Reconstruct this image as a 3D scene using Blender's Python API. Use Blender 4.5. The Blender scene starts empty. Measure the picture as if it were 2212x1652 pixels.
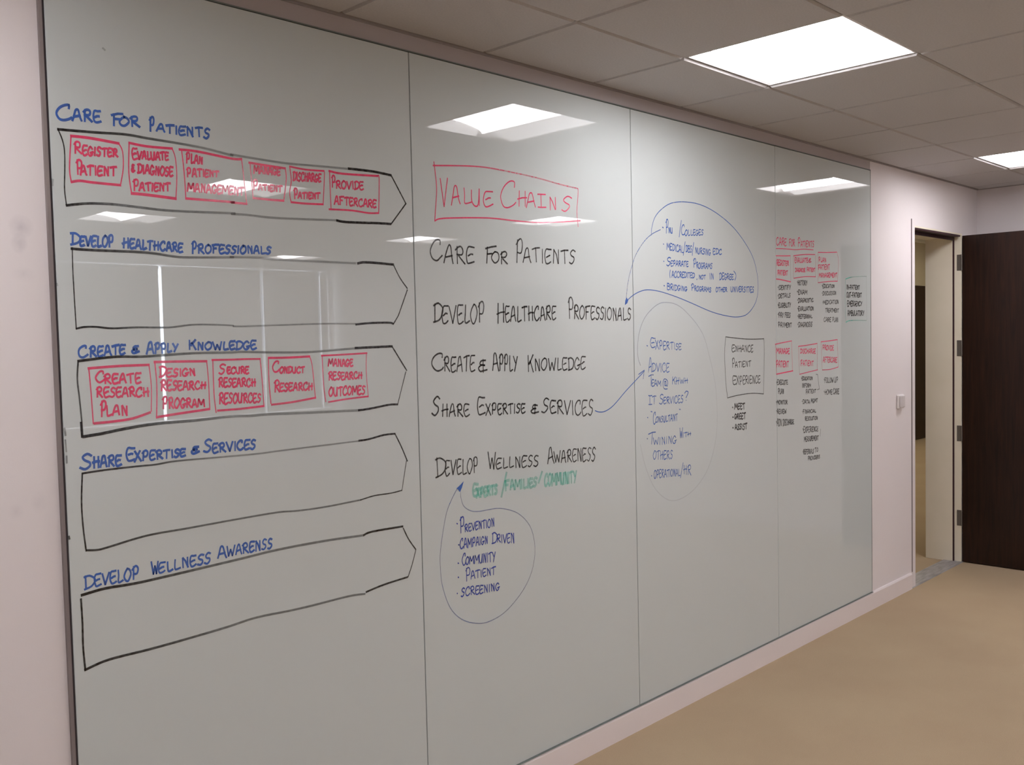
import bpy, math, random
from mathutils import Matrix, Vector
random.seed(7)
sc = bpy.context.scene
col = sc.collection

# ------------------------------------------------------------------ camera
F_PX, YAW, PITCH, ROLL, CAM_D, CAM_H = 2038.61, 0.794652, -0.048096, -0.022711, 2.4071, 1.681
cam = bpy.data.cameras.new('camera'); camo = bpy.data.objects.new('camera', cam); col.objects.link(camo)
cam.sensor_width = 36; cam.lens = F_PX / 2212 * 36; cam.clip_start = .02; cam.clip_end = 200
f = Vector((math.sin(YAW)*math.cos(PITCH), math.cos(YAW)*math.cos(PITCH), math.sin(PITCH)))
r0 = Vector((math.cos(YAW), -math.sin(YAW), 0)); u0 = r0.cross(f)
cr, sr = math.cos(ROLL), math.sin(ROLL)
r = r0*cr + u0*sr; u = u0*cr - r0*sr
camo.matrix_world = Matrix(((r.x, u.x, -f.x, 0), (r.y, u.y, -f.y, -CAM_D), (r.z, u.z, -f.z, CAM_H), (0, 0, 0, 1)))
sc.camera = camo

# ------------------------------------------------------------------ world, exposure
w = bpy.data.worlds.new('overcast_sky'); sc.world = w; w.use_nodes = True
bg = w.node_tree.nodes['Background']; bg.inputs[0].default_value = (.80, .90, 1, 1); bg.inputs[1].default_value = 14
vs = sc.view_settings; vs.view_transform = 'Standard'; vs.look = 'None'; vs.gamma = 1; vs.use_curve_mapping = False; vs.exposure = 0.66
sc.cycles.use_denoising = True; sc.cycles.denoising_prefilter = 'ACCURATE'
sc.cycles.max_bounces = 10; sc.cycles.diffuse_bounces = 5; sc.cycles.transparent_max_bounces = 16
sc.cycles.sample_clamp_indirect = 6
LAMP = 17.0            # radiance of the ceiling lights' diffusers
LAMP_COL = (1, .965, .99)

# ------------------------------------------------------------------ materials
def mat(name, rgb, rough=.6, spec=.5, metal=0, noise=None, bump=None, emit=None):
    m = bpy.data.materials.new(name); m.use_nodes = True
    nt = m.node_tree; b = nt.nodes['Principled BSDF']
    b.inputs['Base Color'].default_value = (*rgb, 1); b.inputs['Roughness'].default_value = rough
    b.inputs['Specular IOR Level'].default_value = spec; b.inputs['Metallic'].default_value = metal
    if noise or bump:
        tc = nt.nodes.new('ShaderNodeTexCoord')
    if noise:
        scale, rgb2, det, stretch = noise
        mp = nt.nodes.new('ShaderNodeMapping'); mp.inputs['Scale'].default_value = stretch
        nz = nt.nodes.new('ShaderNodeTexNoise'); nz.inputs['Scale'].default_value = scale; nz.inputs['Detail'].default_value = det
        cr = nt.nodes.new('ShaderNodeValToRGB'); cr.color_ramp.elements[0].position = .35; cr.color_ramp.elements[1].position = .65
        cr.color_ramp.elements[0].color = (*rgb, 1); cr.color_ramp.elements[1].color = (*rgb2, 1)
        nt.links.new(tc.outputs['Object'], mp.inputs[0]); nt.links.new(mp.outputs[0], nz.inputs['Vector'])
        nt.links.new(nz.outputs['Fac'], cr.inputs[0]); nt.links.new(cr.outputs[0], b.inputs['Base Color'])
    if bump:
        scale, strength, dist = bump
        nz = nt.nodes.new('ShaderNodeTexNoise'); nz.inputs['Scale'].default_value = scale; nz.inputs['Detail'].default_value = 4
        bp = nt.nodes.new('ShaderNodeBump'); bp.inputs['Strength'].default_value = strength; bp.inputs['Distance'].default_value = dist
        nt.links.new(tc.outputs['Object'], nz.inputs['Vector']); nt.links.new(nz.outputs['Fac'], bp.inputs['Height']); nt.links.new(bp.outputs[0], b.inputs['Normal'])
    if emit:
        b.inputs['Emission Color'].default_value = (*emit[0], 1); b.inputs['Emission Strength'].default_value = emit[1]
    return m

M = dict(
    wall=mat('painted_wall', (.76, .715, .725), .75, .3, noise=(.9, (.79, .745, .755), 3, (1, 1, 1)), bump=(260, .12, .001)),
    tile=mat('mineral_ceiling_tile', (.50, .487, .492), .9, .2, noise=(160, (.54, .525, .53), 3, (1, 1, 1)), bump=(320, .25, .002)),
    tee=mat('ceiling_tee_steel', (.34, .31, .30), .5, .4),
    plenum=mat('dark_slab', (.12, .11, .11), .9, .1),
    glass=mat('white_back_painted_glass', (.590, .640, .642), .0, .5),
    gedge=mat('dark_green_glass_edge', (.15, .175, .165), .3, .5),
    alu=mat('grey_edge_channel', (.20, .17, .17), .5, .4, noise=(6, (.27, .235, .23), 4, (1, 1, .4))),
    strip=mat('grey_band_strip', (.47, .43, .435), .8, .2),
    sealb=mat('dark_channel_lip', (.035, .026, .03), .6, .3),
    base=mat('white_satin_skirting', (.80, .74, .745), .35, .5),
    frame=mat('cream_door_frame', (.84, .785, .645), .45, .4, noise=(5, (.87, .81, .675), 2, (1, 1, 1))),
    seal=mat('brown_intumescent_seal', (.045, .018, .022), .5, .3),
    steel=mat('hinge_steel', (.22, .20, .18), .45, .5, metal=.6),
    white=mat('white_enamel', (.86, .85, .85), .4, .5),
    plastic=mat('white_switch_plastic', (.78, .75, .75), .35, .5),
    rocker=mat('light_grey_rocker', (.66, .62, .62), .3, .5),
    post=mat('grey_gap_dimming_post', (.55, .57, .62), .5, .4), post2=mat('dark_grey_gap_dimming_post', (.4, .42, .46), .5, .4),
    blind=mat('roller_blind_fabric', (.60, .57, .56), .85, .1),
    winframe=mat('window_frame_paint', (.72, .72, .74), .4, .4),
    cwall=mat('corridor_cream_paint', (.50, .43, .31), .8, .2),
    hdark=mat('corridor_dark_ceiling', (.20, .17, .13), .8, .2),
    diff=mat('lamp_diffuser', (.8, .8, .8), .5, .3, emit=(LAMP_COL, LAMP)),
    glow=mat('white_reflector_added_glow', (.85, .85, .85), .5, .3, emit=(LAMP_COL, 3.0)),  # emission stands in for diffuser light bounced off wing and end plate
    cdiff=mat('added_corridor_light_diffuser', (.8, .8, .8), .5, .3, emit=((1, .90, .70), 13)),
    thr=mat('worn_aluminium_threshold', (.30, .28, .28), .45, .5, metal=.35, noise=(9, (.46, .45, .46), 5, (1, 7, 1))),
)

def carpet():
    m = mat('beige_carpet', (.4, .3, .2), .95, .05); nt = m.node_tree; b = nt.nodes['Principled BSDF']
    tc = nt.nodes.new('ShaderNodeTexCoord')
    def nz(s, d):
        n = nt.nodes.new('ShaderNodeTexNoise'); n.inputs['Scale'].default_value = s; n.inputs['Detail'].default_value = d
        nt.links.new(tc.outputs['Object'], n.inputs['Vector']); return n
    def ramp(src, a, bb, p0, p1):
        c = nt.nodes.new('ShaderNodeValToRGB'); c.color_ramp.elements[0].color = (*a, 1); c.color_ramp.elements[1].color = (*bb, 1)
        c.color_ramp.elements[0].position = p0; c.color_ramp.elements[1].position = p1
        nt.links.new(src.outputs['Fac'], c.inputs[0]); return c
    fine = nz(420, 2); big = nz(2.2, 4)
    c1 = ramp(fine, (.43, .335, .222), (.51, .40, .27), .3, .7)
    c2 = ramp(big, (.95, .93, .93), (1, 1, 1), .35, .7)
    mx = nt.nodes.new('ShaderNodeMix'); mx.data_type = 'RGBA'; mx.blend_type = 'MULTIPLY'; mx.inputs['Factor'].default_value = 1
    nt.links.new(c1.outputs[0], mx.inputs['A']); nt.links.new(c2.outputs[0], mx.inputs['B']); nt.links.new(mx.outputs['Result'], b.inputs['Base Color'])
    bp = nt.nodes.new('ShaderNodeBump'); bp.inputs['Strength'].default_value = .5; bp.inputs['Distance'].default_value = .004
    nt.links.new(fine.outputs['Fac'], bp.inputs['Height']); nt.links.new(bp.outputs[0], b.inputs['Normal'])
    return m
def scuff(m, spots):
    nt = m.node_tree; b = nt.nodes['Principled BSDF']; src = b.inputs['Base Color'].links[0].from_socket
    ge = nt.nodes.new('ShaderNodeNewGeometry'); nz = nt.nodes.new('ShaderNodeTexNoise'); nz.inputs['Scale'].default_value = 40
    nt.links.new(ge.outputs['Position'], nz.inputs['Vector'])
    for x, z, rx, rz, k in spots:
        mp = nt.nodes.new('ShaderNodeMapping'); mp.vector_type = 'POINT'; mp.inputs['Scale'].default_value = (1/rx, 1/.05, 1/rz); mp.inputs['Location'].default_value = (-x/rx, 0, -z/rz)
        gr = nt.nodes.new('ShaderNodeTexGradient'); gr.gradient_type = 'SPHERICAL'
        mu = nt.nodes.new('ShaderNodeMath'); mu.operation = 'MULTIPLY'; m2 = nt.nodes.new('ShaderNodeMath'); m2.operation = 'MULTIPLY'; m2.inputs[1].default_value = k*2; m2.use_clamp = True
        mx = nt.nodes.new('ShaderNodeMix'); mx.data_type = 'RGBA'; mx.inputs['B'].default_value = (.30, .28, .33, 1)
        nt.links.new(ge.outputs['Position'], mp.inputs[0]); nt.links.new(mp.outputs[0], gr.inputs[0]); nt.links.new(gr.outputs['Fac'], mu.inputs[0]); nt.links.new(nz.outputs['Fac'], mu.inputs[1])
        nt.links.new(mu.outputs[0], m2.inputs[0]); nt.links.new(m2.outputs[0], mx.inputs['Factor']); nt.links.new(src, mx.inputs['A']); src = mx.outputs['Result']
    nt.links.new(src, b.inputs['Base Color'])
scuff(M['wall'], [(0.800, 1.969, 0.03, 0.03, 0.3), (0.795, 1.930, 0.02, 0.028, 0.3), (0.802, 1.857, 0.03, 0.02, 0.1), (0.812, 1.308, 0.02, 0.03, 0.12), (0.759, 1.293, 0.02, 0.02, 0.1)])
M['carpet'] = carpet()

def veneer():
    m = mat('dark_wenge_veneer', (.03, .015, .01), .35, .35); nt = m.node_tree; b = nt.nodes['Principled BSDF']
    tc = nt.nodes.new('ShaderNodeTexCoord'); mp = nt.nodes.new('ShaderNodeMapping'); mp.inputs['Scale'].default_value = (14, 14, .9)
    n = nt.nodes.new('ShaderNodeTexNoise'); n.inputs['Scale'].default_value = 3.5; n.inputs['Detail'].default_value = 8; n.inputs['Distortion'].default_value = .6
    c = nt.nodes.new('ShaderNodeValToRGB'); e = c.color_ramp.elements
    e[0].position = .3; e[0].color = (.009, .0038, .003, 1); e[1].position = .75; e[1].color = (.034, .012, .006, 1)
    nt.links.new(tc.outputs['Object'], mp.inputs[0]); nt.links.new(mp.outputs[0], n.inputs['Vector']); nt.links.new(n.outputs['Fac'], c.inputs[0]); nt.links.new(c.outputs[0], b.inputs['Base Color'])
    return m
M['veneer'] = veneer()

def ink(name, rgb):                       # marker ink: density per vertex is how much pigment the pen left
    m = mat(name, rgb, .12, .5); nt = m.node_tree; b = nt.nodes['Principled BSDF']
    at = nt.nodes.new('ShaderNodeAttribute'); at.attribute_name = 'ink'
    tc = nt.nodes.new('ShaderNodeTexCoord'); n = nt.nodes.new('ShaderNodeTexNoise'); n.inputs['Scale'].default_value = 90; n.inputs['Detail'].default_value = 2
    mr = nt.nodes.new('ShaderNodeMapRange'); mr.inputs['From Min'].default_value = .3; mr.inputs['From Max'].default_value = .7
    mr.inputs['To Min'].default_value = .82; mr.inputs['To Max'].default_value = 1.05
    mu = nt.nodes.new('ShaderNodeMath'); mu.operation = 'MULTIPLY'; mu.use_clamp = True
    nt.links.new(tc.outputs['Object'], n.inputs['Vector']); nt.links.new(n.outputs['Fac'], mr.inputs['Value'])
    nt.links.new(at.outputs['Fac'], mu.inputs[0]); nt.links.new(mr.outputs[0], mu.inputs[1]); nt.links.new(mu.outputs[0], b.inputs['Alpha'])
    return m
INKM = dict(black=ink('black_marker_ink', (.016, .014, .014)), blue=ink('blue_marker_ink', (.045, .135, .50)), navy=ink('navy_marker_ink', (.025, .055, .38)),
            red=ink('red_marker_ink', (.86, .06, .17)), green=ink('green_marker_ink', (.10, .66, .52)))

# ------------------------------------------------------------------ mesh helpers
class MB:
    def __init__(s): s.v = []; s.f = []
    def box(s, x0, x1, y0, y1, z0, z1, bev=0):
        n = len(s.v)
        if not bev:
            s.v += [(x, y, z) for z in (z0, z1) for y in (y0, y1) for x in (x0, x1)]
            s.f += [tuple(n+i for i in q) for q in ((0, 2, 3, 1), (4, 5, 7, 6), (0, 1, 5, 4), (2, 6, 7, 3), (0, 4, 6, 2), (1, 3, 7, 5))]
            return s
        b = bev; X = (x0, x1); Y = (y0, y1); Z = (z0, z1); idx = {}
        for i in (0, 1):
            for j in (0, 1):
                for k in (0, 1):
                    sx, sy, sz = (1-2*i)*b, (1-2*j)*b, (1-2*k)*b
                    for ax, p in enumerate(((X[i], Y[j]+sy, Z[k]+sz), (X[i]+sx, Y[j], Z[k]+sz), (X[i]+sx, Y[j]+sy, Z[k]))):
                        idx[i, j, k, ax] = len(s.v); s.v.append(p)
        q = []
        for i in (0, 1): q.append([idx[i, j, k, 0] for j, k in ((0, 0), (1, 0), (1, 1), (0, 1))])
        for j in (0, 1): q.append([idx[i, j, k, 1] for i, k in ((0, 0), (1, 0), (1, 1), (0, 1))])
        for k in (0, 1): q.append([idx[i, j, k, 2] for i, j in ((0, 0), (1, 0), (1, 1), (0, 1))])
        for j in (0, 1):
            for k in (0, 1): q.append([idx[0, j, k, 1], idx[1, j, k, 1], idx[1, j, k, 2], idx[0, j, k, 2]])
        for i in (0, 1):
            for k in (0, 1): q.append([idx[i, 0, k, 0], idx[i, 1, k, 0], idx[i, 1, k, 2], idx[i, 0, k, 2]])
            for j in (0, 1): q.append([idx[i, j, 0, 0], idx[i, j, 1, 0], idx[i, j, 1, 1], idx[i, j, 0, 1]])
        for key in [(i, j, k) for i in (0, 1) for j in (0, 1) for k in (0, 1)]: q.append([idx[(*key, a)] for a in range(3)])
        s.f += [tuple(a) for a in q]
        return s
    def prism(s, pts, x0=None, x1=None, y0=None, y1=None, closed=True):
        """profile of (a, z) points swept along x or y"""
        n = len(s.v); k = len(pts)
        for t in ((x0, x1) if x0 is not None else (y0, y1)):
            s.v += [((t, a, z) if x0 is not None else (a, t, z)) for a, z in pts]
        for i in range(k if closed else k-1):
            j = (i+1) % k; s.f.append((n+i, n+j, n+k+j, n+k+i))
        if closed: s.f += [tuple(n+i for i in range(k)), tuple(n+k+i for i in range(k-1, -1, -1))]
        return s
    def cyl(s, p0, p1, rad, seg=12):
        p0 = Vector(p0); p1 = Vector(p1); d = (p1-p0).normalized(); a = d.orthogonal().normalized(); b = d.cross(a); n = len(s.v)
        for p in (p0, p1): s.v += [tuple(p+a*math.cos(t)*rad+b*math.sin(t)*rad) for t in [2*math.pi*i/seg for i in range(seg)]]
        for i in range(seg): j = (i+1) % seg; s.f.append((n+i, n+j, n+seg+j, n+seg+i))
        s.f += [tuple(n+i for i in range(seg)), tuple(n+seg+i for i in range(seg))]
        return s
    def mesh(s, name, m, fix=True):
        me = bpy.data.meshes.new(name); me.from_pydata(s.v, [], s.f); me.materials.append(m); me.update()
        if fix:
            import bmesh
            bm = bmesh.new(); bm.from_mesh(me); bmesh.ops.recalc_face_normals(bm, faces=bm.faces); bm.to_mesh(me); bm.free()
        return me
    def build(s, name, m, parent=None, loc=(0, 0, 0), **kw):
        return link(name, s.mesh(name, m), parent, loc, **kw)

def link(name, me, parent=None, loc=(0, 0, 0), **kw):
    o = bpy.data.objects.new(name, me); col.objects.link(o); o.location = loc
    if parent: o.parent = parent
    for k, v in kw.items(): o[k] = v
    return o
def B(*a, **k): return MB().box(*a, **k)
def struct(name, mb, m, **kw): return mb.build(name, m, kind='structure', **kw)

# ------------------------------------------------------------------ room dimensions
XL, XR, YW = -3.5, 7.31, -8.12            # left wall, right wall, window wall
ZC = 2.671                                # ceiling height
WT = .24                                  # thickness of the whiteboard wall
GX, GY, GS = 2.3317, -.4425, .6           # ceiling grid origin and pitch
DX0, DX1, DZ = 6.162, 7.0, 2.325          # door opening

# ------------------------------------------------------------------ shell
fl = B(XL-.2, 16.4, YW-.2, 4.2, -.12, 0); struct('floor', fl, M['carpet'])
wb = MB()
wb.box(XL-.2, DX0-.05, 0, WT, 0, 3.06); wb.box(DX1+.012, XR+.2, 0, WT, 0, 3.06); wb.box(DX0-.05, DX1+.012, 0, WT, DZ+.010, 3.06)
wb.box(XR+.2, 16.4, 0, WT, 0, 3.06)
struct('wall_front', wb, M['wall'])
struct('wall_right', B(XR, XR+.2, YW-.2, 0, 0, 2.95), M['wall'])
struct('wall_left', B(XL-.2, XL, YW-.2, 0, 0, 2.95), M['wall'])
WX0, WX1, WZ0, WZ1 = -3.1, 7.26, .80, 2.60
wk = MB(); wk.box(XL, XR, YW-.2, YW, 0, WZ0); wk.box(XL, XR, YW-.2, YW, WZ1, 2.95); wk.box(XL, WX0, YW-.2, YW, WZ0, WZ1); wk.box(WX1, XR, YW-.2, YW, WZ0, WZ1)
struct('wall_back', wk, M['wall'])
# skirting
def skirt(name, mb): return struct(name, mb, M['base'])
SK = [(0, 0), (-.015, 0), (-.015, .094), (-.009, .103), (0, .103)]
skirt('baseboard_front', MB().prism(SK, x0=XL, x1=6.081))
skirt('baseboard_right', MB().prism([(XR+a, z) for a, z in SK], y0=YW, y1=-4.99))
skirt('baseboard_right', MB().prism([(XR+a, z) for a, z in SK], y0=-4.05, y1=-.001))
skirt('baseboard_left', MB().prism([(XL-a, z) for a, z in SK], y0=YW, y1=-.016))
skirt('baseboard_back', MB().prism([(YW-a, z) for a, z in SK], x0=XL+.016, x1=XR-.016))

# ceiling: dark slab above, narrow tees, bevelled tiles let into the grid
ceil = struct('ceiling', B(XL, XR, YW, 0, ZC+.055, ZC+.10), M['plenum'])
I0 = math.ceil((XL-GX)/GS)-1; NX = math.floor((XR-GX)/GS)+1; NY = math.floor((GY-YW)/GS)+1
xs = [XL+.006]+[GX+GS*i for i in range(I0+1, NX)]+[XR-.006]
ys = [-.012, GY]+[GY-GS*j for j in range(1, NY)]+[YW+.006]
lights = {(1, 0), (6, 0), (1, 4), (6, 4), (1, 7), (6, 7), (1, 11), (6, 11), (-4, 0), (-4, 4), (-4, 7), (-4, 11)}
lightcells = {(round((GX+GS*i), 3), round(GY-GS*j, 3)) for i, j in lights}
tee_me = {}
for x in xs[1:-1]:
    B(x-.012, x+.012, YW, 0, ZC+.010, ZC+.022).build('grid_tee', M['tee'], ceil)
for y in ys[1:-1]:
    B(XL, XR, y-.012, y+.012, ZC+.0105, ZC+.0225).build('grid_tee', M['tee'], ceil)
tiles = {}
def tile_mesh(w_, h_):
    k = (round(w_, 4), round(h_, 4))
    if k not in tiles:
        g, c, t = .0038, .0060, .0098; mb = MB()
        a, b = w_/2-g, h_/2-g
        mb.v = [(-a, -b, .0075), (a, -b, .0075), (a, b, .0075), (-a, b, .0075), (-a+c, -b+c, 0), (a-c, -b+c, 0), (a-c, b-c, 0), (-a+c, b-c, 0), (-a, -b, t), (a, -b, t), (a, b, t), (-a, b, t)]
        mb.f = [(4, 7, 6, 5)]+[(i, (i+1) % 4, 4+(i+1) % 4, 4+i) for i in range(4)]+[(8+i, 8+(i+1) % 4, (i+1) % 4, i) for i in range(4)]+[(8, 9, 10, 11)]
        tiles[k] = mb.mesh('ceiling_tile', M['tile'])
    return tiles[k]
for i in range(len(xs)-1):
    for j in range(len(ys)-1):
        if (round(xs[i], 3), round(ys[j], 3)) in lightcells: continue
        w_ = xs[i+1]-xs[i]; h_ = ys[j]-ys[j+1]
        if w_ < .03 or h_ < .03: continue
        link('ceiling_tile', tile_mesh(w_, h_), ceil, ((xs[i]+xs[i+1])/2, (ys[j]+ys[j+1])/2, ZC))
# wall angle round the edge of the ceiling
an = MB(); an.box(XL, XR, -.010, -.0005, ZC-.004, ZC+.012); struct('trim_1', an, M['tee'])
struct('trim_7', B(.858, 5.493, -.005, -.0003, 2.617, ZC-.0045), M['strip'])  # strip greyer than the wall, over the band between board and ceiling
an = MB(); an.box(XR-.010, XR-.0005, YW, -.011, ZC-.004, ZC+.012); struct('trim_2', an, M['tee'])

# ------------------------------------------------------------------ ceiling lights (0.6 m recessed, curved glowing diffuser beside a white wing given its own glow)
def make_light(label, group):
    root = bpy.data.objects.new('recessed_ceiling_light', None); col.objects.link(root)
    root['label'] = label; root['category'] = 'ceiling light'; root['group'] = group
    s = .6; g = .004; rim = .006
    fr = MB()
    fr.box(g, g+rim, -s+g, -g, 0, .050); fr.box(s-g-rim, s-g, -s+g, -g, 0, .050)
    fr.box(g+rim, s-g-rim, -g-rim, -g, 0, .050); fr.box(g+rim, s-g-rim, -s+g, -s+g+rim, 0, .050)
    fr.box(g, s-g, -s+g, -g, .050, .054)
    fr.build('frame', M['white'], root)
    x0, xm, x1 = g+rim, .335, s-g-rim
    ya, yb = -s+g+rim+.05, -g-rim-.012
    N = 10; prof = [(x0+(xm-x0)*math.sin(t*math.pi/2/N), .003+.045*math.cos(t*math.pi/2/N)) for t in range(N+1)]
    prof = prof + [(xm+.004, .012), (xm+.004, .048)]
    dm = MB().prism(prof, y0=ya, y1=yb, closed=True)
    dm.build('diffuser', M['diff'], root)
    wg = MB(); pw = [(xm+.004+(x1-xm-.004)*t/8, .046-.040*(t/8)**2) for t in range(9)]
    n = len(pw); wg.v = [(a, y, z) for y in (-s+g+rim, -g-rim) for a, z in pw]
    wg.f = [(i, i+1, n+i+1, n+i) for i in range(n-1)]
    wg.build('reflector_wing', M['glow'], root)
    ep = MB(); ep.v = [(x0, -s+g+rim, .002), (xm+.004, -s+g+rim, .002), (xm+.004, ya-.004, .046), (x0, ya-.004, .046)]; ep.f = [(0, 1, 2, 3)]
    ep.build('end_plate', M['glow'], root)
    return root
def clone(root, label=None, group=None):
    r_ = root.copy(); col.objects.link(r_)
    for ch in root.children:
        c = ch.copy(); col.objects.link(c); c.parent = r_
    if label: r_['label'] = label
    if group: r_['group'] = group
    return r_
LG = 'recessed square ceiling lights'
LL = {(1, 0): 'large glowing square recessed ceiling light nearest the long whiteboard', (6, 0): 'glowing square recessed ceiling light cut by the right edge, near the door',
      (1, 4): 'recessed ceiling light mirrored in the glass across PLAN PATIENT MANAGEMENT', (6, 4): 'recessed ceiling light mirrored in the glass at the foot of the VALUE CHAINS box',
      (1, 7): 'recessed ceiling light mirrored in the glass below REGISTER PATIENT', (6, 7): 'recessed ceiling light mirrored in the glass over the first panel joint',
      (6, 11): 'recessed ceiling light mirrored in the glass at the end of HEALTHCARE PROFESSIONALS'}
proto = None
for (i, j) in sorted(lights):
    lab = LL.get((i, j), 'square recessed ceiling light outside the picture, %s row from the whiteboard wall, %s column' % ({0: 'first', 4: 'second', 7: 'third', 11: 'fourth'}[j], {-4: 'left', 1: 'middle'}[i]) if i < 6 else '')
    if proto is None: o = proto = make_light(lab, LG)
    else: o = clone(proto, lab, LG)
    o.location = (GX+GS*i, GY-GS*j, ZC+.0072)

# ------------------------------------------------------------------ windows, blinds
wn = 0
edges = [-3.06, -1.65, -.33, .99, 2.31, 3.63, 4.955, 6.265, 7.11, 7.24]
for a, b in zip(edges[:-1], edges[1:]):
    if b-a < .3: continue
    wn += 1
    fr = MB()
    z0, z1 = WZ0+.002, WZ1-.002; t = .03
    la = a+(.13 if a == 4.955 else .09)
    fr.box(la, la+.03, -8.235, -8.18, z0, z1); fr.box(b-.06, b-.03, -8.235, -8.18, z0, z1); fr.box(la+.03, b-.06, -8.235, -8.18, z0, z0+.05); fr.box(la+.03, b-.06, -8.235, -8.18, z1-.05, z1)
    struct('window_%d' % wn, fr, M['winframe'])
GAP = {4.955: (.020, False), 6.265: (.020, True), 7.11: (.020, True)}
for k, x in enumerate(edges[:-1]):
    if x in (6.265, 7.11):           # unseen posts added and sized to dim these gaps between the blinds
        struct('trim_%d' % (10+k), B(x-.045, x+(.0440 if x < 7 else .0465), -8.175, -8.150, WZ0+.001, WZ1-.001), M['post'] if x < 7 else M['post2'])
    elif x != 4.955:
        struct('trim_%d' % (10+k), B(x-.031, x+.031, -8.24, -8.17, WZ0+.001, WZ1-.001), M['winframe'])
bl = None
names = {4: 'pale roller blind left of the brightest gap mirrored in the first panel', 5: 'pale roller blind between the bright gap and the second gap in the mirrored window wall', 6: 'narrow pale roller blind between the two dim gaps mirrored in the first panel'}
for k, (a, b) in enumerate(zip(edges[:-1], edges[1:])):
    ga = GAP.get(a, (0.001, 0))[0]; gb = GAP.get(b, (0.001, 0))[0]
    root = bpy.data.objects.new('roller_blind', None); col.objects.link(root); root.location = ((a+b)/2, -8.10, WZ0)
    root['label'] = names.get(k-1, 'pale roller blind on the unseen window wall, %s from its left end' % ['first', 'second', 'third', 'fourth', 'fifth', 'sixth', 'seventh', 'eighth', 'last'][k]); root['category'] = 'window blind'; root['group'] = 'roller blinds on the window wall'
    h = (b-gb-a-ga)/2; c = (a+ga+b-gb)/2-(a+b)/2
    B(c-h, c+h, -.001, .001, .035, 1.77).build('fabric', M['blind'], root)
    B(c-h, c+h, -.008, .008, .012, .036).build('bottom_bar', M['winframe'], root)
    MB().cyl((c-h, 0, 1.770), (c+h, 0, 1.770), .018).build('roller', M['winframe'], root)

# ------------------------------------------------------------------ whiteboard
PX = [.871, 2.000, 3.177, 4.368, 5.490]; PZ0, PZ1 = .1035, 2.612; PY = -.008
PL = ['leftmost glass whiteboard panel, with the five black arrow outlines', 'second glass whiteboard panel from the left, headed VALUE CHAINS',
      'third glass whiteboard panel, with blue bubbles and one black box', 'rightmost glass whiteboard panel, with small red boxes and black lists']
panels = []
for k in range(4):
    root = bpy.data.objects.new('glass_whiteboard', None); col.objects.link(root)
    root.location = (PX[k], 0, PZ0)
    root['label'] = PL[k]; root['category'] = 'whiteboard'; root['group'] = 'glass whiteboard panels on the long wall'
    W_ = PX[k+1]-PX[k]; H_ = PZ1-PZ0; g = .0016
    mb = B(g, W_-g, PY, -.0012, g, H_-g, bev=.0012)
    mb.build('glass_panel', M['glass'], root)
    panels.append(root)
# dark bedding that shows in the joints and along the rim
ch = MB()
ch.box(PX[0]-.001, PX[-1]+.0035, -.0010, -.0002, PZ0-.0005, PZ1+.004)
ch.box(PX[0], PX[-1]+.003, -.0085, -.001, PZ1, PZ1+.004)
ch.box(PX[0], PX[-1]+.001, -.016, -.001, PZ0-.0004, PZ0+.0012)
ch.box(PX[-1]-.0005, PX[-1]+.0025, -.0085, -.001, PZ0, PZ1+.004)
o = ch.build('bedding_strip', M['gedge'], panels[0], loc=(-PX[0], 0, -PZ0)); o['label'] = 'thin dark joint line'
ch = B(PX[0]-.013, PX[0]-.0045, -.0105, -.0003, PZ0, 2.6165); o = ch.build('edge_channel', M['alu'], panels[0], loc=(-PX[0], 0, -PZ0)); o['label'] = 'worn grey metal edge channel'
ch = B(PX[0]-.0045, PX[0]-.0005, -.009, -.0003, PZ0, 2.6165); o = ch.build('channel_lip', M['sealb'], panels[0], loc=(-PX[0], 0, -PZ0)); o['label'] = 'dark lip of the edge channel'

# ---- handwriting: a pen alphabet, strokes in a unit box (x 0..w, y 0..9); '~' marks a curved stroke
GL = {
 'A': (6, '~00 14 28 39 48 53 60', '13 54'), 'B': (6, '09 00', '~08 39 57 45 15', '~15 54 62 40 00'), 'C': (6, '~57 59 39 17 04 11 30 51 62'),
 'D': (6, '19 10', '~08 39 67 64 41 00'), 'E': (5, '~59 39 19 06 03 10 30 51', '14 35 45'), 'F': (6, '08 39 69', '19 17 10', '15 45'),
 'G': (6, '~57 39 17 04 11 30 52 54', '33 64'), 'H': (6, '19 10', '59 50', '04 35 65'), 'I': (2, '19 10'), 'i': (5, '09 29 59', '29 20', '00 20 50'),
 'J': (5, '49 41 20 01'), 'K': (6, '19 10', '69 24', '14 36 60'), 'L': (5, '~19 15 11 20 51'), 'M': (8, '00 19 43 79 80'), 'N': (6, '10 19', '19 36 50', '50 59'),
 'O': (6, '~39 17 04 11 30 52 65 58 39'), 'P': (6, '19 10', '~07 29 49 57 44 14'), 'R': (6, '19 10', '~07 29 49 57 45 15', '24 60'),
 'S': (5, '~58 39 17 25 44 42 20 01'), 'T': (6, '08 39 69', '39 30'), 'U': (6, '~09 03 20 41 59', '59 50'), 'V': (6, '09 30 69'), 'W': (8, '09 20 46 60 89'),
 'X': (6, '09 60', '59 00'), 'Y': (6, '09 35', '69 20'), 'Z': (5, '09 59 00 50'), '&': (6, '~58 28 16 25 45 25 03 11 31 62', '39 30'), '@': (8, '~56 36 33 53 56 54 72 86 58 28 05 11 40 70'),
 '.': (2, '06 15 14'), '(': (3, '~29 16 13 20'), ')': (3, '~09 26 23 10'), '/': (4, '49 00'), '?': (5, '~07 29 58 46 23', '21 20'), ',': (2, '12 00'), '"': (4, '09 16', '29 36'), '-': (4, '04 44'), ' ': (4,),
}
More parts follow.
